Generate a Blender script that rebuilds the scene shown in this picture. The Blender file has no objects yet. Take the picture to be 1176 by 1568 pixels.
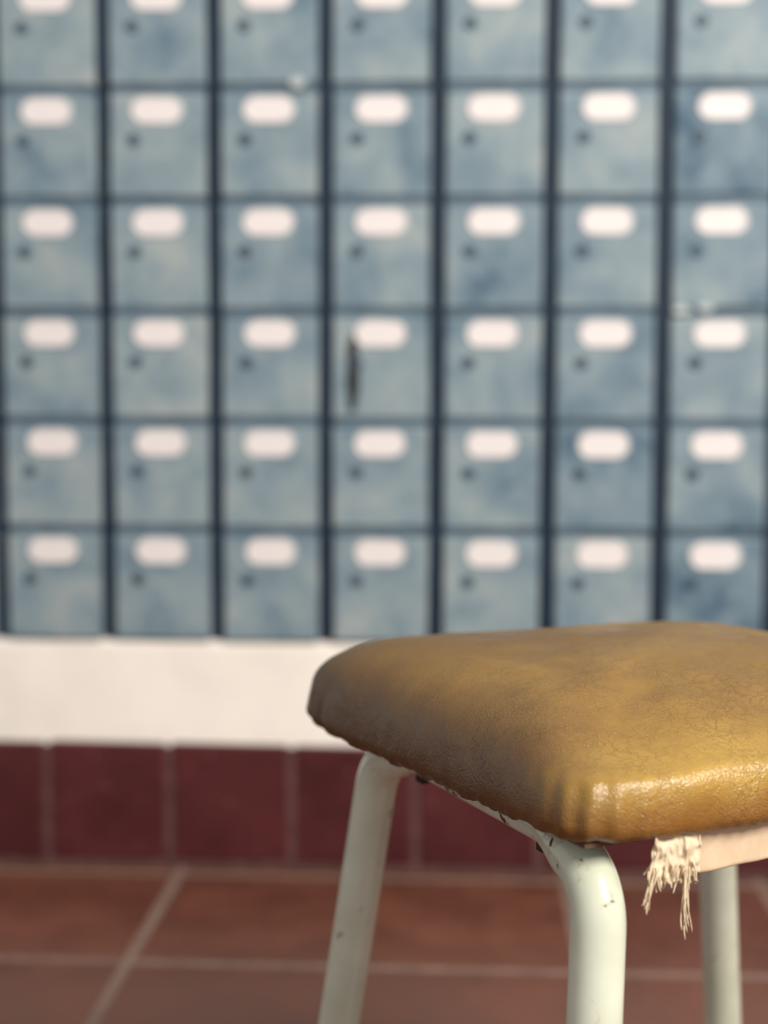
import bpy, math, random
from mathutils import Vector, Matrix, noise
random.seed(7)
PSI=math.radians(3.2); TH=math.radians(4.9)
scene=bpy.context.scene

# ---------- helpers ----------
def W(x,y,z=0.0):
    return Vector((x*math.cos(PSI)-y*math.sin(PSI), x*math.sin(PSI)+y*math.cos(PSI), z))

def mk(name,verts,faces,mat=None,smooth=False,tints=None,parent=None):
    me=bpy.data.meshes.new(name); me.from_pydata([tuple(v) for v in verts],[],faces); me.update()
    if tints is not None:
        a=me.color_attributes.new("tint",'FLOAT_COLOR','POINT')
        for i,t in enumerate(tints): a.data[i].color=(t[0],t[1],t[2],1)
    if smooth: me.polygons.foreach_set("use_smooth",[True]*len(me.polygons))
    ob=bpy.data.objects.new(name,me); scene.collection.objects.link(ob)
    if mat: me.materials.append(mat)
    if parent: ob.parent=parent
    return ob

def empty(name,loc=(0,0,0)):
    e=bpy.data.objects.new(name,None); e.empty_display_size=.05; e.location=loc
    scene.collection.objects.link(e); return e

class Acc:
    def __init__(s): s.v=[];s.f=[];s.t=[]
    def add(s,vs,fs,t=(0.5,0.5,0.5)):
        n=len(s.v); s.v+=vs; s.f+=[tuple(i+n for i in f) for f in fs]; s.t+=[t]*len(vs)
    def slab(s,a0,a1,b0,b1,h0,h1,ch,mp,t=(.5,.5,.5),jit=0):
        j=lambda:random.uniform(-jit,jit)
        q=[(a0,b0),(a1,b0),(a1,b1),(a0,b1)]
        o=[(a+j(),b+j()) for a,b in q]
        c=((a0+a1)/2,(b0+b1)/2)
        def ins(p,d): return (p[0]+(d if p[0]<c[0] else -d),p[1]+(d if p[1]<c[1] else -d))
        sg=1 if h1>h0 else -1
        rings=[[mp(a,b,h0) for a,b in o],[mp(a,b,h1-sg*ch) for a,b in o],
               [mp(*ins(p,ch*.35),h1-sg*ch*.3) for p in o],[mp(*ins(p,ch),h1) for p in o]]
        vs=[v for r in rings for v in r]; fs=[(3,2,1,0)]
        for r in range(3):
            for i in range(4):
                k=(i+1)%4; fs.append((r*4+i,r*4+k,(r+1)*4+k,(r+1)*4+i))
        fs.append((12,13,14,15)); s.add(vs,fs,t)

def nodes(name):
    m=bpy.data.materials.new(name); m.use_nodes=True; nt=m.node_tree; nt.nodes.clear()
    out=nt.nodes.new('ShaderNodeOutputMaterial'); b=nt.nodes.new('ShaderNodeBsdfPrincipled')
    nt.links.new(b.outputs[0],out.inputs[0]); return m,nt,b
def noise_n(nt,co,scale,detail=4,rough=.55,dist=0):
    n=nt.nodes.new('ShaderNodeTexNoise'); n.inputs['Scale'].default_value=scale; n.inputs['Detail'].default_value=detail
    n.inputs['Roughness'].default_value=rough; n.inputs['Distortion'].default_value=dist
    nt.links.new(co,n.inputs['Vector']); return n.outputs['Fac']
def ramp(nt,fac,stops):
    r=nt.nodes.new('ShaderNodeValToRGB'); e=r.color_ramp.elements
    while len(e)<len(stops): e.new(.5)
    for i,(p,c) in enumerate(stops):
        e[i].position=p; e[i].color=(c[0],c[1],c[2],1) if hasattr(c,'__len__') else (c,c,c,1)
    nt.links.new(fac,r.inputs[0]); return r.outputs[0]
def mix(nt,fac,a,b,bt='MIX'):
    m=nt.nodes.new('ShaderNodeMix'); m.data_type='RGBA'; m.blend_type=bt
    for s,v in ((m.inputs[0],fac),(m.inputs[6],a),(m.inputs[7],b)):
        if isinstance(v,(int,float)): s.default_value=v
        elif isinstance(v,tuple): s.default_value=(v[0],v[1],v[2],1)
        else: nt.links.new(v,s)
    return m.outputs[2]
def math_n(nt,op,a,b=None,c=None):
    m=nt.nodes.new('ShaderNodeMath'); m.operation=op
    for s,v in zip(m.inputs,(a,b,c)):
        if v is None: continue
        if isinstance(v,(int,float)): s.default_value=v
        else: nt.links.new(v,s)
    return m.outputs[0]
def maprange(nt,v,a,b,c,d):
    n=nt.nodes.new('ShaderNodeMapRange'); n.inputs[1].default_value=a; n.inputs[2].default_value=b; n.inputs[3].default_value=c; n.inputs[4].default_value=d
    n.interpolation_type='SMOOTHSTEP'
    nt.links.new(v,n.inputs[0]); return n.outputs[0]
def bump(nt,b,h,strength=.3,dist=.001,prev=None):
    n=nt.nodes.new('ShaderNodeBump'); n.inputs['Strength'].default_value=strength; n.inputs['Distance'].default_value=dist
    nt.links.new(h,n.inputs['Height'])
    if prev: nt.links.new(prev,n.inputs['Normal'])
    nt.links.new(n.outputs[0],b.inputs['Normal']); return n.outputs[0]
def objco(nt):
    return nt.nodes.new('ShaderNodeTexCoord').outputs['Object']
def srgb(r,g,b):
    f=lambda c:((c/255)/12.92 if c/255<=.04045 else (((c/255)+.055)/1.055)**2.4)
    return (f(r),f(g),f(b))
def attr(nt):
    a=nt.nodes.new('ShaderNodeAttribute'); a.attribute_name='tint'; return a.outputs['Color']

# ---------- materials ----------
def mat_door():
    m,nt,b=nodes("weathered_blue_paint"); co=objco(nt); t=attr(nt)
    sep=nt.nodes.new('ShaderNodeSeparateColor'); nt.links.new(t,sep.inputs[0])
    vm=nt.nodes.new('ShaderNodeVectorMath'); vm.operation='MULTIPLY_ADD'
    nt.links.new(t,vm.inputs[0]); vm.inputs[1].default_value=(0,3.1,5.7); nt.links.new(co,vm.inputs[2])
    p=vm.outputs[0]
    n1=noise_n(nt,p,13,2,.5,.2); n2=noise_n(nt,p,42,4,.6,.1)
    v=math_n(nt,'MULTIPLY_ADD',n2,.28,n1)
    v=math_n(nt,'ADD',v,sep.outputs[0]); v=math_n(nt,'SUBTRACT',v,.5)
    c=ramp(nt,v,[(.30,srgb(64,89,108)),(.48,srgb(107,127,139)),(.68,srgb(129,145,152)),(.90,srgb(152,161,161))])
    nt.links.new(c,b.inputs['Base Color']); b.inputs['Roughness'].default_value=.5
    b.inputs['Specular IOR Level'].default_value=.3
    bump(nt,b,n2,.2,.001); return m
def mat_simple(name,c,rough=.5,var=.12,scale=20,metal=0,bstr=.15):
    m,nt,b=nodes(name); co=objco(nt); n=noise_n(nt,co,scale,4)
    lo=tuple(x*(1-var*2) for x in c); hi=tuple(min(1,x*(1+var)) for x in c)
    nt.links.new(ramp(nt,n,[(.3,lo),(.7,hi)]),b.inputs['Base Color'])
    b.inputs['Roughness'].default_value=rough; b.inputs['Metallic'].default_value=metal
    bump(nt,b,n,bstr,.001); return m
def mat_tile(name,dark,light,rough,spk,th=.66):
    m,nt,b=nodes(name); co=objco(nt); t=attr(nt)
    n=noise_n(nt,co,9,6,.65); n2=noise_n(nt,co,60,3,.6)
    c=ramp(nt,n,[(.3,dark),(.7,light)])
    c=mix(nt,1.0,c,mix(nt,.5,(1,1,1),t,'MULTIPLY'),'MULTIPLY')
    s=ramp(nt,n2,[(th,0.0),(th+.06,1.0)])
    c=mix(nt,s,c,spk)
    nt.links.new(c,b.inputs['Base Color'])
    r=ramp(nt,n,[(.3,rough-.06),(.7,rough+.1)]); nt.links.new(r,b.inputs['Roughness'])
    bump(nt,b,n2,.12,.001); return m
M_door=mat_door()
M_div=mat_simple("dark_blue_divider",srgb(28,50,72),.6,.15,30)
M_rail=mat_simple("blue_rail",srgb(78,99,114),.6,.15,30)
M_label=mat_simple("label_paper",srgb(224,216,214),.6,.02,90)
M_labelrim=mat_simple("label_rim",srgb(212,205,204),.4,.04,60)
M_lock=mat_simple("lock_metal",srgb(66,86,100),.45,.2,60,.2)
M_gash=mat_simple("rust_gash",srgb(44,42,40),.85,.35,80)
M_plaster=mat_simple("white_plaster",srgb(240,231,221),.8,.03,14,0,.35)
M_grout=mat_simple("grout",srgb(126,102,90),.85,.15,50)
M_grout2=mat_simple("grout_baseboard",srgb(92,56,54),.85,.2,50)
M_base=mat_tile("maroon_glazed_tile",srgb(62,18,20),srgb(84,28,30),.42,srgb(124,72,70),.66)
M_floor=mat_tile("terracotta_tile",srgb(86,48,36),srgb(114,68,51),.36,srgb(126,84,68),.72)

def mat_vinyl(Nloc,e1w,e2w):
    m,nt,b=nodes("mustard_vinyl"); co=objco(nt)
    def axis(d):
        s=nt.nodes.new('ShaderNodeVectorMath'); s.operation='SUBTRACT'; nt.links.new(co,s.inputs[0]); s.inputs[1].default_value=tuple(Nloc)
        t=nt.nodes.new('ShaderNodeVectorMath'); t.operation='DOT_PRODUCT'; nt.links.new(s.outputs[0],t.inputs[0]); t.inputs[1].default_value=tuple(d); return t.outputs['Value']
    U=axis(e1w); V=axis(e2w)
    wn=nt.nodes.new('ShaderNodeTexNoise'); wn.inputs['Scale'].default_value=48; wn.inputs['Detail'].default_value=5; wn.inputs['Roughness'].default_value=.65; nt.links.new(co,wn.inputs['Vector'])
    vm=nt.nodes.new('ShaderNodeVectorMath'); vm.operation='MULTIPLY_ADD'
    nt.links.new(wn.outputs['Color'],vm.inputs[0]); vm.inputs[1].default_value=(.034,.034,.034); nt.links.new(co,vm.inputs[2])
    def vor(sc):
        v=nt.nodes.new('ShaderNodeTexVoronoi'); v.feature='DISTANCE_TO_EDGE'; v.inputs['Scale'].default_value=sc
        nt.links.new(vm.outputs[0],v.inputs['Vector']); return v.outputs['Distance']
    v1=vor(105); v2=vor(270)
    c1=ramp(nt,v1,[(0,0.0),(.10,1.0)]); c2=ramp(nt,v2,[(0,0.0),(.30,1.0)])
    n=noise_n(nt,co,8,5,.6,.4); n2=noise_n(nt,co,26,5,.6); nm=noise_n(nt,co,16,4,.6)
    col=ramp(nt,n,[(.30,srgb(98,68,18)),(.5,srgb(124,90,25)),(.70,srgb(148,111,36))])
    sepx=nt.nodes.new('ShaderNodeSeparateXYZ'); nt.links.new(co,sepx.inputs[0])
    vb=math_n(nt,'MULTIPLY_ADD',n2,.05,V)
    wear_highlight=maprange(nt,vb,.02,.085,.7,0)  # worn yellow band, also paints the near ridge's highlight into the colour
    col=mix(nt,wear_highlight,col,srgb(174,138,54))
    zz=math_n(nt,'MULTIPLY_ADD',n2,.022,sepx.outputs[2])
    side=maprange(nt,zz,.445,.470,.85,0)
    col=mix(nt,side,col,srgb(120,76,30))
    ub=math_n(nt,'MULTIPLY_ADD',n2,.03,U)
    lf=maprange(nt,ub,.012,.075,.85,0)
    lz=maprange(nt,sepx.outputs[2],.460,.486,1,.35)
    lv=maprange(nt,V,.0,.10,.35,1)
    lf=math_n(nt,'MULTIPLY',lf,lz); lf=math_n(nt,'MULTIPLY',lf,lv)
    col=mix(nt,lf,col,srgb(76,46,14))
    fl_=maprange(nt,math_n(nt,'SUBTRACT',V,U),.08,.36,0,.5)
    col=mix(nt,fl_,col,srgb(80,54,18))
    msk=ramp(nt,nm,[(.42,.12),(.64,.9)])
    inv=ramp(nt,c1,[(0,1.0),(1,0.0)])
    dk=mix(nt,1.0,inv,msk,'MULTIPLY')
    f=math_n(nt,'MULTIPLY',dk,.36)
    col=mix(nt,f,col,srgb(70,42,12))
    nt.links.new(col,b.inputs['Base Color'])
    nt.links.new(ramp(nt,n2,[(.3,.25),(.7,.38)]),b.inputs['Roughness'])
    b.inputs['Specular IOR Level'].default_value=.65
    g1=mix(nt,msk,(1,1,1),c1); p=bump(nt,b,g1,.42,.0006)
    p=bump(nt,b,c2,.45,.0003,p); bump(nt,b,n2,.4,.003,p)
    return m
def mat_paint():
    m,nt,b=nodes("chipped_cream_paint"); co=objco(nt)
    n=noise_n(nt,co,55,5,.65,.3); n2=noise_n(nt,co,18,3,.5); n3=noise_n(nt,co,160,3,.6)
    base=ramp(nt,n2,[(.3,srgb(184,187,166)),(.7,srgb(204,207,190))])
    sepx=nt.nodes.new('ShaderNodeSeparateXYZ'); nt.links.new(co,sepx.inputs[0])
    zr=maprange(nt,sepx.outputs[2],.38,.42,0,.10)
    ad=math_n(nt,'ADD',n,zr)
    ch=ramp(nt,ad,[(.685,0.0),(.70,1.0)])
    halo=ramp(nt,ad,[(.62,0.0),(.70,.6)])
    rust=ramp(nt,n3,[(.35,srgb(40,30,26)),(.65,srgb(90,64,48))])
    c=mix(nt,halo,base,srgb(150,136,106)); c=mix(nt,ch,c,rust)
    nt.links.new(c,b.inputs['Base Color'])
    nt.links.new(ramp(nt,ch,[(0,.18),(1,.8)]),b.inputs['Roughness'])
    inv=ramp(nt,ch,[(0,1.0),(1,0.0)]); p=bump(nt,b,inv,.6,.0006); bump(nt,b,n2,.25,.002,p); return m
M_paint=mat_paint()
M_cloth=mat_simple("pale_board_lining",srgb(202,176,146),.8,.08,70,0,.3)
M_fray=mat_simple("frayed_cotton",srgb(214,194,164),.95,.10,200,0,.4)
M_board=mat_simple("seat_board",srgb(96,66,44),.8,.2,30)
M_rubber=mat_simple("rubber",srgb(40,38,36),.7,.2,60)
M_steel=mat_simple("rusty_steel",srgb(60,44,36),.7,.3,120,.5)

# ---------- room ----------
YP=1.975
YB=2.003
X0,X1=-3.0,3.0
Z0=.318; ZP=.3145
fl=Acc(); fm=lambda a,b,h:(a,b,h)
TX,TY=.26,.305; jx=-.385; jy=1.632; g=.0135
i0=int(math.floor((X0-jx)/TX)); 
gt=Acc(); gt.slab(X0,X1,-1.6,YP,-.05,-.0016,.0005,fm)
for i in range(i0,i0+25):
    for j in range(-11,2):
        xa=jx+i*TX+g/2; xb=xa+TX-g; ya=jy+j*TY+g/2; yb=min(ya+TY-g,YP-.012)
        xa=max(xa,X0); xb=min(xb,X1); ya=max(ya,-1.6)
        if xb-xa<.01 or yb-ya<.01: continue
        k=random.uniform(.72,1.0); fl.slab(xa,xb,ya,yb,-.006,random.uniform(-.0006,.0),.0022,fm,(k,k*random.uniform(.95,1),k*random.uniform(.93,1)),.0008)
floor=mk("floor",fl.v+gt.v,fl.f+[tuple(i+len(fl.v) for i in f) for f in gt.f],M_floor,tints=fl.t+gt.t)
floor.data.materials.append(M_grout)
nf=len(fl.f)
for p in floor.data.polygons:
    if p.index>=nf: p.material_index=1
vs=[];fs=[]
nx=300
prof=[(YB+.15,-.05),(YP,-.05),(YP,0.0),(YP,.10),(YP,.18),(YP,.25),(YP,ZP-.012),(YP+.0015,ZP-.006),(YP+.005,ZP-.0015),(YB,ZP-.001),(YB,1.2),(YB,2.7),(YB+.15,2.7)]
for i in range(nx+1):
    x=X0+(X1-X0)*i/nx
    for k,(y,z) in enumerate(prof):
        dz=0;dy=0
        if 5<=k<=8: dz=.0026*noise.noise(Vector((x*22,z,0)))-.001
        if 3<=k<=7: dy=.0012*noise.noise(Vector((x*7,z*9,3)))
        vs.append((x,y+dy,z+dz))
m_=len(prof)
for i in range(nx):
    for k in range(m_):
        a=i*m_+k; b2=i*m_+(k+1)%m_; fs.append((a,a+m_,b2+m_,b2))
fs.append(tuple(range(m_))); fs.append(tuple(nx*m_+k for k in reversed(range(m_))))
wall=mk("wall_back",vs,fs,M_plaster)
bb=Acc(); bm_=lambda a,b,h:(a,h,b)
g2=Acc(); g2.slab(X0,X1,0.0,.167,YP-.001,YP-.0072,.0008,bm_)
pb=.1685; jb=-.0665
for i in range(-18,19):
    xa=jb+i*pb+.006; xb=xa+pb-.012
    xa=max(xa,X0); xb=min(xb,X1)
    if xb-xa<.01: continue
    k=random.uniform(.8,1.0); bb.slab(xa,xb,.009,.1705+random.uniform(-.001,.0015),YP-.001,YP-.010,.003,bm_,(k,k*random.uniform(.9,1),k*random.uniform(.92,1)),.0012)
base=mk("baseboard_back",bb.v+g2.v,bb.f+[tuple(i+len(bb.v) for i in f) for f in g2.f],M_base,tints=bb.t+g2.t)
base.data.materials.append(M_grout2)
for p in base.data.polygons:
    if p.index>=len(bb.f): p.material_index=1

# ---------- mailbox cabinet ----------
cab=empty("mailbox_cabinet")
PX,PZ=.148,.146; CX=-.0407; K0,K1=-8,9; R=9
YF=1.968
xl=CX+K0*PX; xr=CX+K1*PX
c=Acc(); c.slab(xl-.010,xr+.010,ZP+.0005,Z0+R*PZ+.006,YB-.0005,YF+.021,.001,bm_)
mk("carcass",c.v,c.f,M_div,parent=cab)
c=Acc()
for k in range(K0,K1+1):
    c.slab(CX+k*PX-.005,CX+k*PX+.005,ZP+.0005,Z0+R*PZ,YF+.0212,YF+.012,.001,bm_)
mk("vertical_dividers",c.v,c.f,M_div,parent=cab)
c=Acc()
for r in range(R+1):
    z=Z0+r*PZ
    for k in range(K0,K1):
        c.slab(CX+k*PX+.0115,CX+(k+1)*PX-.0115,max(z-.0062,ZP+.0006),z+.0062,YF+.0212,YF+.004,.001,bm_)
mk("shelf_rails",c.v,c.f,M_rail,parent=cab)
doors=Acc(); rims=Acc(); labels=Acc(); locks=Acc()
special={(2,5):-.10,(2,4):-.10,(2,1):-.07,(2,0):-.13,(2,6):-.08,(1,1):-.07,(2,3):-.04,(1,5):-.03,(-4,5):.06,(-4,1):.05,(-4,2):.05,(-3,4):.04,(-4,6):.05}
def pill(cx,cz,w,h,n=14):
    r=h/2; pts=[]
    for i in range(n+1):
        a=-math.pi/2+math.pi*i/n; pts.append((cx+w/2-r+r*math.cos(a),cz+r*math.sin(a)))
    for i in range(n+1):
        a=math.pi/2+math.pi*i/n; pts.append((cx-w/2+r+r*math.cos(a),cz+r*math.sin(a)))
    return pts
def extr(acc,loops,cap=True):
    n=len(loops[0][0]); vs=[];fs=[]
    for pts,y in loops: vs+=[(a,y,b) for a,b in pts]
    for r in range(len(loops)-1):
        for i in range(n):
            k=(i+1)%n; fs.append((r*n+i,r*n+k,(r+1)*n+k,(r+1)*n+i))
    if cap: fs.append(tuple((len(loops)-1)*n+i for i in range(n)))
    acc.add(vs,fs)
for k in range(K0,K1):
    for r in range(R):
        xa=CX+k*PX; za=Z0+r*PZ
        t=.5+random.uniform(-.05,.05)-.006*k+special.get((k,r),0)
        yf=YF+random.uniform(-.0008,.0008)
        zlo=za+.0060 if r else ZP+.001
        doors.slab(xa+.0104,xa+PX-.0104,zlo,za+PZ-.0060,YF+.020,yf,.0024,bm_,(t,random.random(),random.random()),.0009)
        cx=xa+PX/2-.0005+random.uniform(-.0008,.0008); cz=za+PZ-.0278
        extr(rims,[(pill(cx,cz,.068,.0355),yf+.0005),(pill(cx,cz,.068,.0355),yf-.0014),(pill(cx,cz,.065,.0325),yf-.002),(pill(cx,cz,.061,.0285),yf-.0012)],False)
        extr(labels,[(pill(cx,cz,.0625,.030),yf+.0003),(pill(cx,cz,.0625,.030),yf-.0012)])
        lx=cx-.031; lz=cz-.038
        cir=lambda rr:[(lx+rr*math.cos(a*math.pi/10),lz+rr*math.sin(a*math.pi/10)) for a in range(20)]
        extr(locks,[(cir(.0082),yf+.0005),(cir(.0082),yf-.002),(cir(.0066),yf-.003),(cir(.0042),yf-.003),(cir(.0036),yf-.0015)])
mk("doors",doors.v,doors.f,M_door,tints=doors.t,parent=cab)
mk("label_rims",rims.v,rims.f,M_labelrim,parent=cab)
mk("label_cards",labels.v,labels.f,M_label,parent=cab)
mk("locks",locks.v,locks.f,M_lock,parent=cab)
gx=CX-PX+.037; gz=.676; pts=[]
for i in range(24):
    a=2*math.pi*i/24; h=.052*math.sin(a); w=(.0085+.003*noise.noise(Vector((i*1.3,0,0))))*math.cos(a)
    pts.append((gx+w+.0025*noise.noise(Vector((h*70,5,0))),gz+h))
ga=Acc(); extr(ga,[(pts,YF+.001),([(p[0],p[1]) for p in pts],YF-.0016),([((p[0]-gx)*.7+gx,(p[1]-gz)*.92+gz) for p in pts],YF-.0012)])
mk("rusted_slot",ga.v,ga.f,M_gash,parent=cab)
ta=Acc()
for (tx,tz,tw,th) in [(.279,.759,.011,.005),(.31,.762,.010,.005),(-.225,1.055,.010,.008)]:
    pts=[(tx+tw*(1+.3*noise.noise(Vector((i*1.7,tx*9,1))))*math.cos(i*math.pi/7),tz+th*(1+.3*noise.noise(Vector((i*1.9,tx*7,4))))*math.sin(i*math.pi/7)) for i in range(14)]
    extr(ta,[(pts,YF+.002),(pts,YF-.0022)])
mk("paper_remnants",ta.v,ta.f,mat_simple("old_tape",srgb(178,186,184),.6,.1,60),parent=cab)

# ---------- stool ----------
so=W(.18,.95,0); stool=empty("stool",so)
def S(x,y,z): return W(x,y,z)-so
Nc=Vector((.097,.722)); Lc=Vector((-.065,1.020)); Rc=Vector((.426,.868)); Bc=Vector((.262,1.172))
e1=(Rc-Nc).normalized(); e2=Vector((-e1.y,e1.x))
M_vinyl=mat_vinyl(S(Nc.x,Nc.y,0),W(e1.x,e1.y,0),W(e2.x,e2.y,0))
def bil(u,v):
    a=(1-u)/2; b=(1+u)/2; c_=(1-v)/2; d=(1+v)/2
    return Nc*a*c_+Rc*b*c_+Lc*a*d+Bc*b*d
ins=[.175,.16,.145,.13,.115,.10,.088,.077,.067,.058,.05,.043,.037,.031,.026,.0215,.0175,.014,.011,.0083,.006,.0042,.0027,.0014,.0005,0,.0002,.001,.003,.0065,.011,.02,.04,.174]
lowz=[None]*25+[.4366,.4337,.4308,.428,.4262,.4256,.4262,.427,.427]
def interp(tab,d):
    for (d0,z0),(d1,z1) in zip(tab,tab[1:]):
        if d0<=d<=d1: 
            s=(d-d0)/(d1-d0); return z0+(z1-z0)*s
    return tab[-1][1]
tabB=[(0,.4366),(.0005,.4430),(.0014,.4485),(.0027,.4530),(.0042,.4568),(.006,.4600),(.0083,.4634),(.011,.4666),(.014,.4695),(.0175,.4723),(.0215,.4750),(.026,.4775),(.031,.4798),(.037,.4820),(.043,.4838),(.05,.4855),(.058,.4871),(.067,.4886),(.077,.4899),(.088,.4912),(.10,.4923),(.115,.4934),(.13,.4942),(.145,.4948),(.16,.4951),(.175,.4952)]
tabA=[(0,.4366),(.0003,.4430),(.0007,.4490),(.0014,.4535),(.0027,.4575),(.0042,.4598),(.006,.4612),(.0083,.4620),(.011,.4625),(.014,.4630),(.0175,.4637),(.0215,.4647),(.026,.4660),(.031,.4677),(.037,.4698),(.043,.4720),(.05,.4746),(.058,.4773),(.067,.4801),(.077,.4829),(.088,.4858),(.10,.4884),(.115,.4911),(.13,.4930),(.145,.4943),(.16,.4950),(.175,.4952)]
NA=600; vs=[]; fs=[]
def wr(a,b): return (a-b+math.pi)%(2*math.pi)-math.pi
def sm(x): x=max(0,min(1,x)); return x*x*(3-2*x)
for ri,d in enumerate(ins):
    s=1-d/.175; n=3+9*max(s,0)**3
    for i in range(NA):
        ph=2*math.pi*i/NA; cc,ss=math.cos(ph),math.sin(ph)
        wA=sm((math.pi/4+.25-abs(wr(ph,math.radians(270))))/.36)
        if ri<=24: z=(1-wA)*interp(tabB,d)+wA*interp(tabA,d)
        else: z=lowz[ri]
        rr=1/((abs(cc)**n+abs(ss)**n)**(1/n))
        q=bil(cc*rr*s,ss*rr*s)
        side=max(0,min(1,(.466-z)/.012)) 
        dz=0; off=0
        for ca,am in ((math.radians(225),1.2),(math.radians(135),.9),(math.radians(315),.8),(math.radians(45),.8)):
            dd=wr(ph,ca)
            wgt=math.exp(-(dd/.13)**2)
            off+=am*side*wgt*.0012*math.sin(dd*105+4*noise.noise(Vector((z*60,ca,0))))
            if ri<25: dz+=-(.003 if ca>3.9 and ca<4 else .0)*math.exp(-(dd/.2)**2)*max(0,min(1,(.10-d)/.10))*max(0,min(1,(z-.44)/.015))
        dl=(q-Lc).length
        dz+=.0065*math.exp(-(dl/.13)**2)*sm((z-.436)/.03)
        dd=wr(ph,math.radians(143)); off-=side*.003*math.exp(-(dd/.02)**2)
        P=S(q.x,q.y,z); wl=P
        off+=.0018*noise.noise(Vector((wl.x*22,wl.y*22,wl.z*30)))*min(1,side+.3)+.0009*noise.noise(wl*80)*side
        if d<.17 and ri<23: dz+=.0012*noise.noise(Vector((wl.x*26,wl.y*26,7)))+.0007*noise.noise(wl*70)
        if z<.432 and d<.012: dz+=.0022*noise.noise(Vector((ph*14,2,0)))+.0012*noise.noise(Vector((ph*45,6,0)))
        ctr=bil(0,0); dirv=W(q.x-ctr.x,q.y-ctr.y,0); 
        if dirv.length>1e-6: dirv.normalize()
        vs.append(P+dirv*off+Vector((0,0,dz)))
nr=len(ins)
for r in range(nr-1):
    for i in range(NA):
        k=(i+1)%NA; fs.append((r*NA+i,(r+1)*NA+i,(r+1)*NA+k,r*NA+k))
fs.append(tuple(range(NA))); fs.append(tuple((nr-1)*NA+i for i in reversed(range(NA))))
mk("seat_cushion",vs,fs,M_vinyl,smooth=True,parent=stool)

def tube(path,r,n=28,caps=True):
    vs=[];fs=[]; T=[]
    for i in range(len(path)):
        a=path[max(0,i-1)]; b=path[min(len(path)-1,i+1)]; T.append((b-a).normalized())
    u=T[0].orthogonal().normalized()
    for i,p in enumerate(path):
        u=(u-T[i]*u.dot(T[i])).normalized(); v=T[i].cross(u)
        rad=r[i] if isinstance(r,list) else r
        for k in range(n):
            a=2*math.pi*k/n; vs.append(p+(u*math.cos(a)+v*math.sin(a))*rad)
    for i in range(len(path)-1):
        for k in range(n):
            m=(k+1)%n; fs.append((i*n+k,i*n+m,(i+1)*n+m,(i+1)*n+k))
    if caps: fs.append(tuple(reversed(range(n)))); fs.append(tuple((len(path)-1)*n+k for k in range(n)))
    return vs,fs
def fillet(P,R,seg=14):
    out=[P[0]]
    for i in range(1,len(P)-1):
        a=(P[i-1]-P[i]).normalized(); b=(P[i+1]-P[i]).normalized()
        ang=a.angle(b); t=R/math.tan(ang/2); p0=P[i]+a*t; p1=P[i]+b*t
        c_=P[i]+(a+b).normalized()*(R/math.sin(ang/2))
        v0=p0-c_; v1=p1-c_; tot=v0.angle(v1)
        for k in range(seg+1):
            s=k/seg; v=(v0*math.sin((1-s)*tot)+v1*math.sin(s*tot))/math.sin(tot); out.append(c_+v)
    out.append(P[-1]); return out
def dens(P,step=.01):
    o=[P[0]]
    for a,b in zip(P,P[1:]):
        n=max(1,int((b-a).length/step))
        for k in range(1,n+1): o.append(a.lerp(b,k/n))
    return o
RT=.0146; ZR=.4108; RR=.0092
feet=[(-.060,1.035),(.094,.690),(.290,1.190),(.440,.850)]
tops=[(-.001,1.004),(.113,.750),(.254,1.128),(.372,.893)]
fr=Acc()
for a,b in ((0,1),(2,3)):
    P=[S(*feet[a],.012),S(*tops[a],ZR),S(*tops[b],ZR),S(*feet[b],.012)]
    P=dens(fillet(P,.036))
    A=P[0].copy(); T0=S(*tops[a],ZR); T1=S(*tops[b],ZR); L=(T1-T0).length; ax=(T1-T0)/L
    rad=[];Q=[]
    for p in P:
        s=(p-T0).dot(ax); e=min(s,L-s); w=sm((e-.022)/.035) if p.z>ZR-.004 else 0
        r=RT+(RR-RT)*w; rad.append(r); Q.append(p+Vector((0,0,RT-r)))
    v,f=tube(Q,rad); fr.add(v,f)
def lerp2(p,q,t): return (p[0]+(q[0]-p[0])*t,p[1]+(q[1]-p[1])*t)
for t in (.34,.66):
    A=lerp2(tops[0],tops[1],t); B=lerp2(tops[2],tops[3],t)
    v,f=tube([S(*A,ZR+.006),S(*B,ZR+.006)],.0075,20); fr.add(v,f)
mk("tube_frame",fr.v,fr.f,M_paint,smooth=True,parent=stool)
ft=Acc()
for fxy,txy in zip(feet,tops):
    tdir=(S(*txy,ZR)-S(*fxy,.012)).normalized()
    p=[S(*fxy,.0005),S(*fxy,.004),S(*fxy,.012),S(*fxy,.012)+tdir*.022]
    v,f=tube(p,[.0160,.0178,.0176,.016]); ft.add(v,f)
mk("rubber_feet",ft.v,ft.f,M_rubber,smooth=True,parent=stool)
bd=Acc(); pts=[(-.93,-.93),(.93,-.93),(.93,.93),(-.93,.93)]
vv=[S(*bil(*p),.4268) for p in pts]+[S(*bil(*p),.4245) for p in pts]
bd.add(vv,[(3,2,1,0),(4,5,6,7)]+[(i,(i+1)%4,(i+1)%4+4,i+4) for i in range(4)])
mk("seat_board",bd.v,bd.f,M_board,parent=stool)
sc=Acc()
for t in (.24,.80):
    for a,b in ((0,1),(2,3)):
        A=lerp2(tops[a],tops[b],t); zb=ZR+RT-2*RR
        v,f=tube([S(*A,zb+.002),S(*A,zb-.003),S(*A,zb-.0045)],[.0055,.0055,.003],10); sc.add(v,f)
mk("rail_screws",sc.v,sc.f,M_steel,parent=stool)
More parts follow.
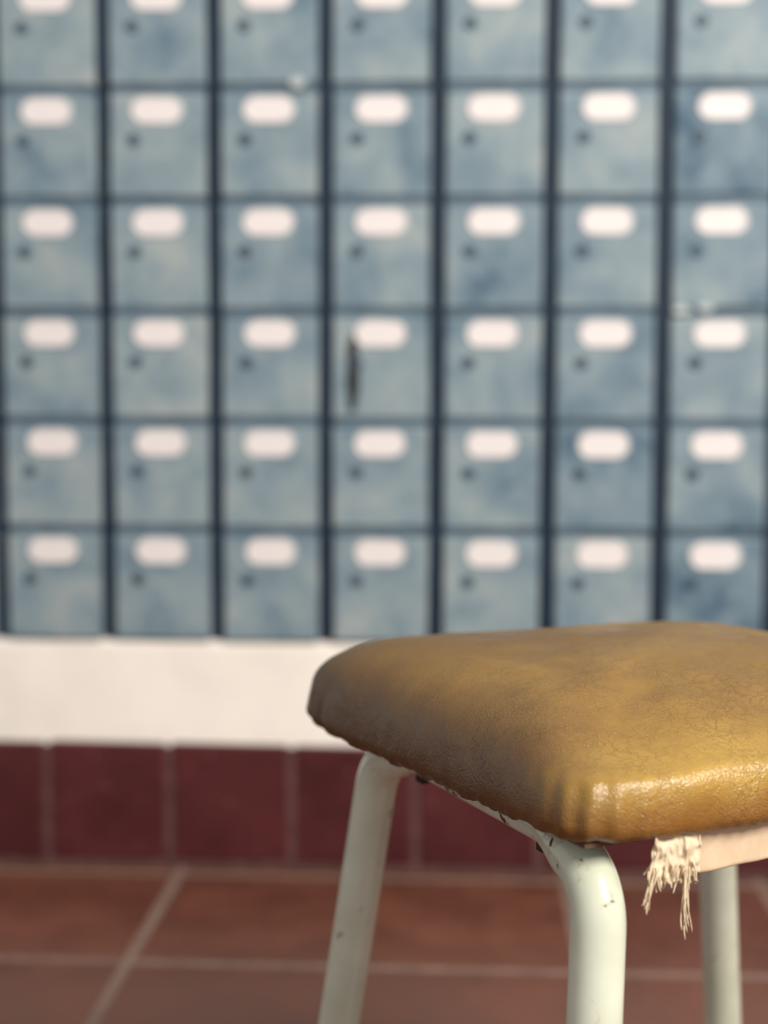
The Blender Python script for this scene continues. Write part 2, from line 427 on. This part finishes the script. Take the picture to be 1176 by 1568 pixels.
# pale board edge wrapped in lining, under the near edge
vs=[];fs=[]; nt_=90; nh=8
for i in range(nt_+1):
    t=.066+(.335-.066)*i/nt_
    for h in range(nh+1):
        s=h/nh
        q=Nc+e1*t+e2*(.012+.0015*math.sin(s*2.6)+.0008*noise.noise(Vector((t*60,s*2,0))))
        zb=.4015+.0010*noise.noise(Vector((t*35,1,0)))+.004*min(1,(t-.066)/.08)
        vs.append(S(q.x,q.y,.4285*(1-s)+zb*s))
for i in range(nt_):
    for h in range(nh):
        a=i*(nh+1)+h; fs.append((a,a+1,a+nh+2,a+nh+1))
st=mk("lining_board_edge",vs,fs,M_cloth,smooth=True,parent=stool)
md=st.modifiers.new("t",'SOLIDIFY'); md.thickness=.007; md.offset=0
md=st.modifiers.new("b",'BEVEL'); md.width=.002; md.segments=3
# torn cloth end: creased strip narrowing to shreds
vs=[];fs=[]; a1,a2=40,16
for i in range(a1+1):
    u=i/a1; t=.050+.029*u
    for j in range(a2+1):
        s=j/a2
        nn=noise.noise(Vector((u*5,s*4,2))); n2=noise.noise(Vector((u*12,s*9,8)))
        q=Nc+e1*(t+.002*nn-.003*s*(1-u)+.0012*n2)+e2*(.0055+.003*nn+.0018*n2)
        zb=.4065-.005*math.sin(u*2.6+.3)+.007*noise.noise(Vector((u*15,4,0)))
        vs.append(S(q.x,q.y,.430*(1-s)+zb*s))
for i in range(a1):
    for j in range(a2):
        a=i*(a2+1)+j; fs.append((a,a+1,a+a2+2,a+a2+1))
wd=mk("frayed_cloth_end",vs,fs,M_fray,smooth=True,parent=stool)
md=wd.modifiers.new("t",'SOLIDIFY'); md.thickness=.0014
md=wd.modifiers.new("s",'SUBSURF'); md.levels=1; md.render_levels=1
th=Acc(); random.seed(3)
def thread(t0,z0,dx,z1,r=.0004,wob=.002,ph=0):
    P=[]
    for k in range(15):
        s=k/14
        q=Nc+e1*(t0+dx*s+wob*math.sin(s*5+ph)*s)+e2*(.005+.002*math.sin(s*4+ph))
        P.append(S(q.x,q.y,z0+(z1-z0)*s))
    v,f=tube(P,r,6); th.add(v,f)
for i in range(26):
    t0=random.uniform(.049,.077); thread(t0,.412,random.uniform(-.004,.003),random.uniform(.396,.404),.00035,.0015,random.uniform(0,6))
for i in range(8): thread(.069+random.uniform(-.001,.0015),.410,random.uniform(-.002,.002),random.uniform(.371,.380),.0004,.003,random.uniform(0,6))
for i in range(7): thread(.051+random.uniform(-.001,.001),.412,-.006+random.uniform(-.002,.001),random.uniform(.386,.396),.0004,.0022,random.uniform(0,6))
for i in range(5): thread(.051,.420,-.006,random.uniform(.402,.41),.0004,.0022,random.uniform(0,6))
mk("loose_threads",th.v,th.f,M_fray,smooth=True,parent=stool)

# ---------- light ----------
w=bpy.data.worlds.new("World"); scene.world=w; w.use_nodes=True
bg=w.node_tree.nodes['Background']; bg.inputs[0].default_value=(.98,.99,1.0,1); bg.inputs[1].default_value=.59
def area(name,loc,tgt,size,power,col):
    l=bpy.data.lights.new(name,'AREA'); l.shape='RECTANGLE'; l.size=size[0]; l.size_y=size[1]; l.energy=power; l.color=col
    o=bpy.data.objects.new(name,l); scene.collection.objects.link(o); o.location=loc
    o.rotation_euler=(Vector(tgt)-Vector(loc)).to_track_quat('-Z','Y').to_euler(); return o
area("daylight_opening",(1.6,-.6,2.3),(.1,1.3,.4),(.9,.9),140,(1,.95,.87))

# ---------- camera ----------
cd=bpy.data.cameras.new("camera"); cam=bpy.data.objects.new("camera",cd); scene.collection.objects.link(cam)
cam.location=(0,0,.66)
cam.rotation_euler=(Matrix.Rotation(PSI,3,'Z')@Matrix.Rotation(math.pi/2-TH,3,'X')@Matrix.Rotation(math.radians(.15),3,'Z')).to_euler()
cd.sensor_width=36; cd.sensor_fit='AUTO'; cd.lens=52.0; cd.clip_start=.02
cd.dof.use_dof=True; cd.dof.focus_distance=.83; cd.dof.aperture_fstop=3.4
scene.camera=cam
scene.view_settings.view_transform='Standard'
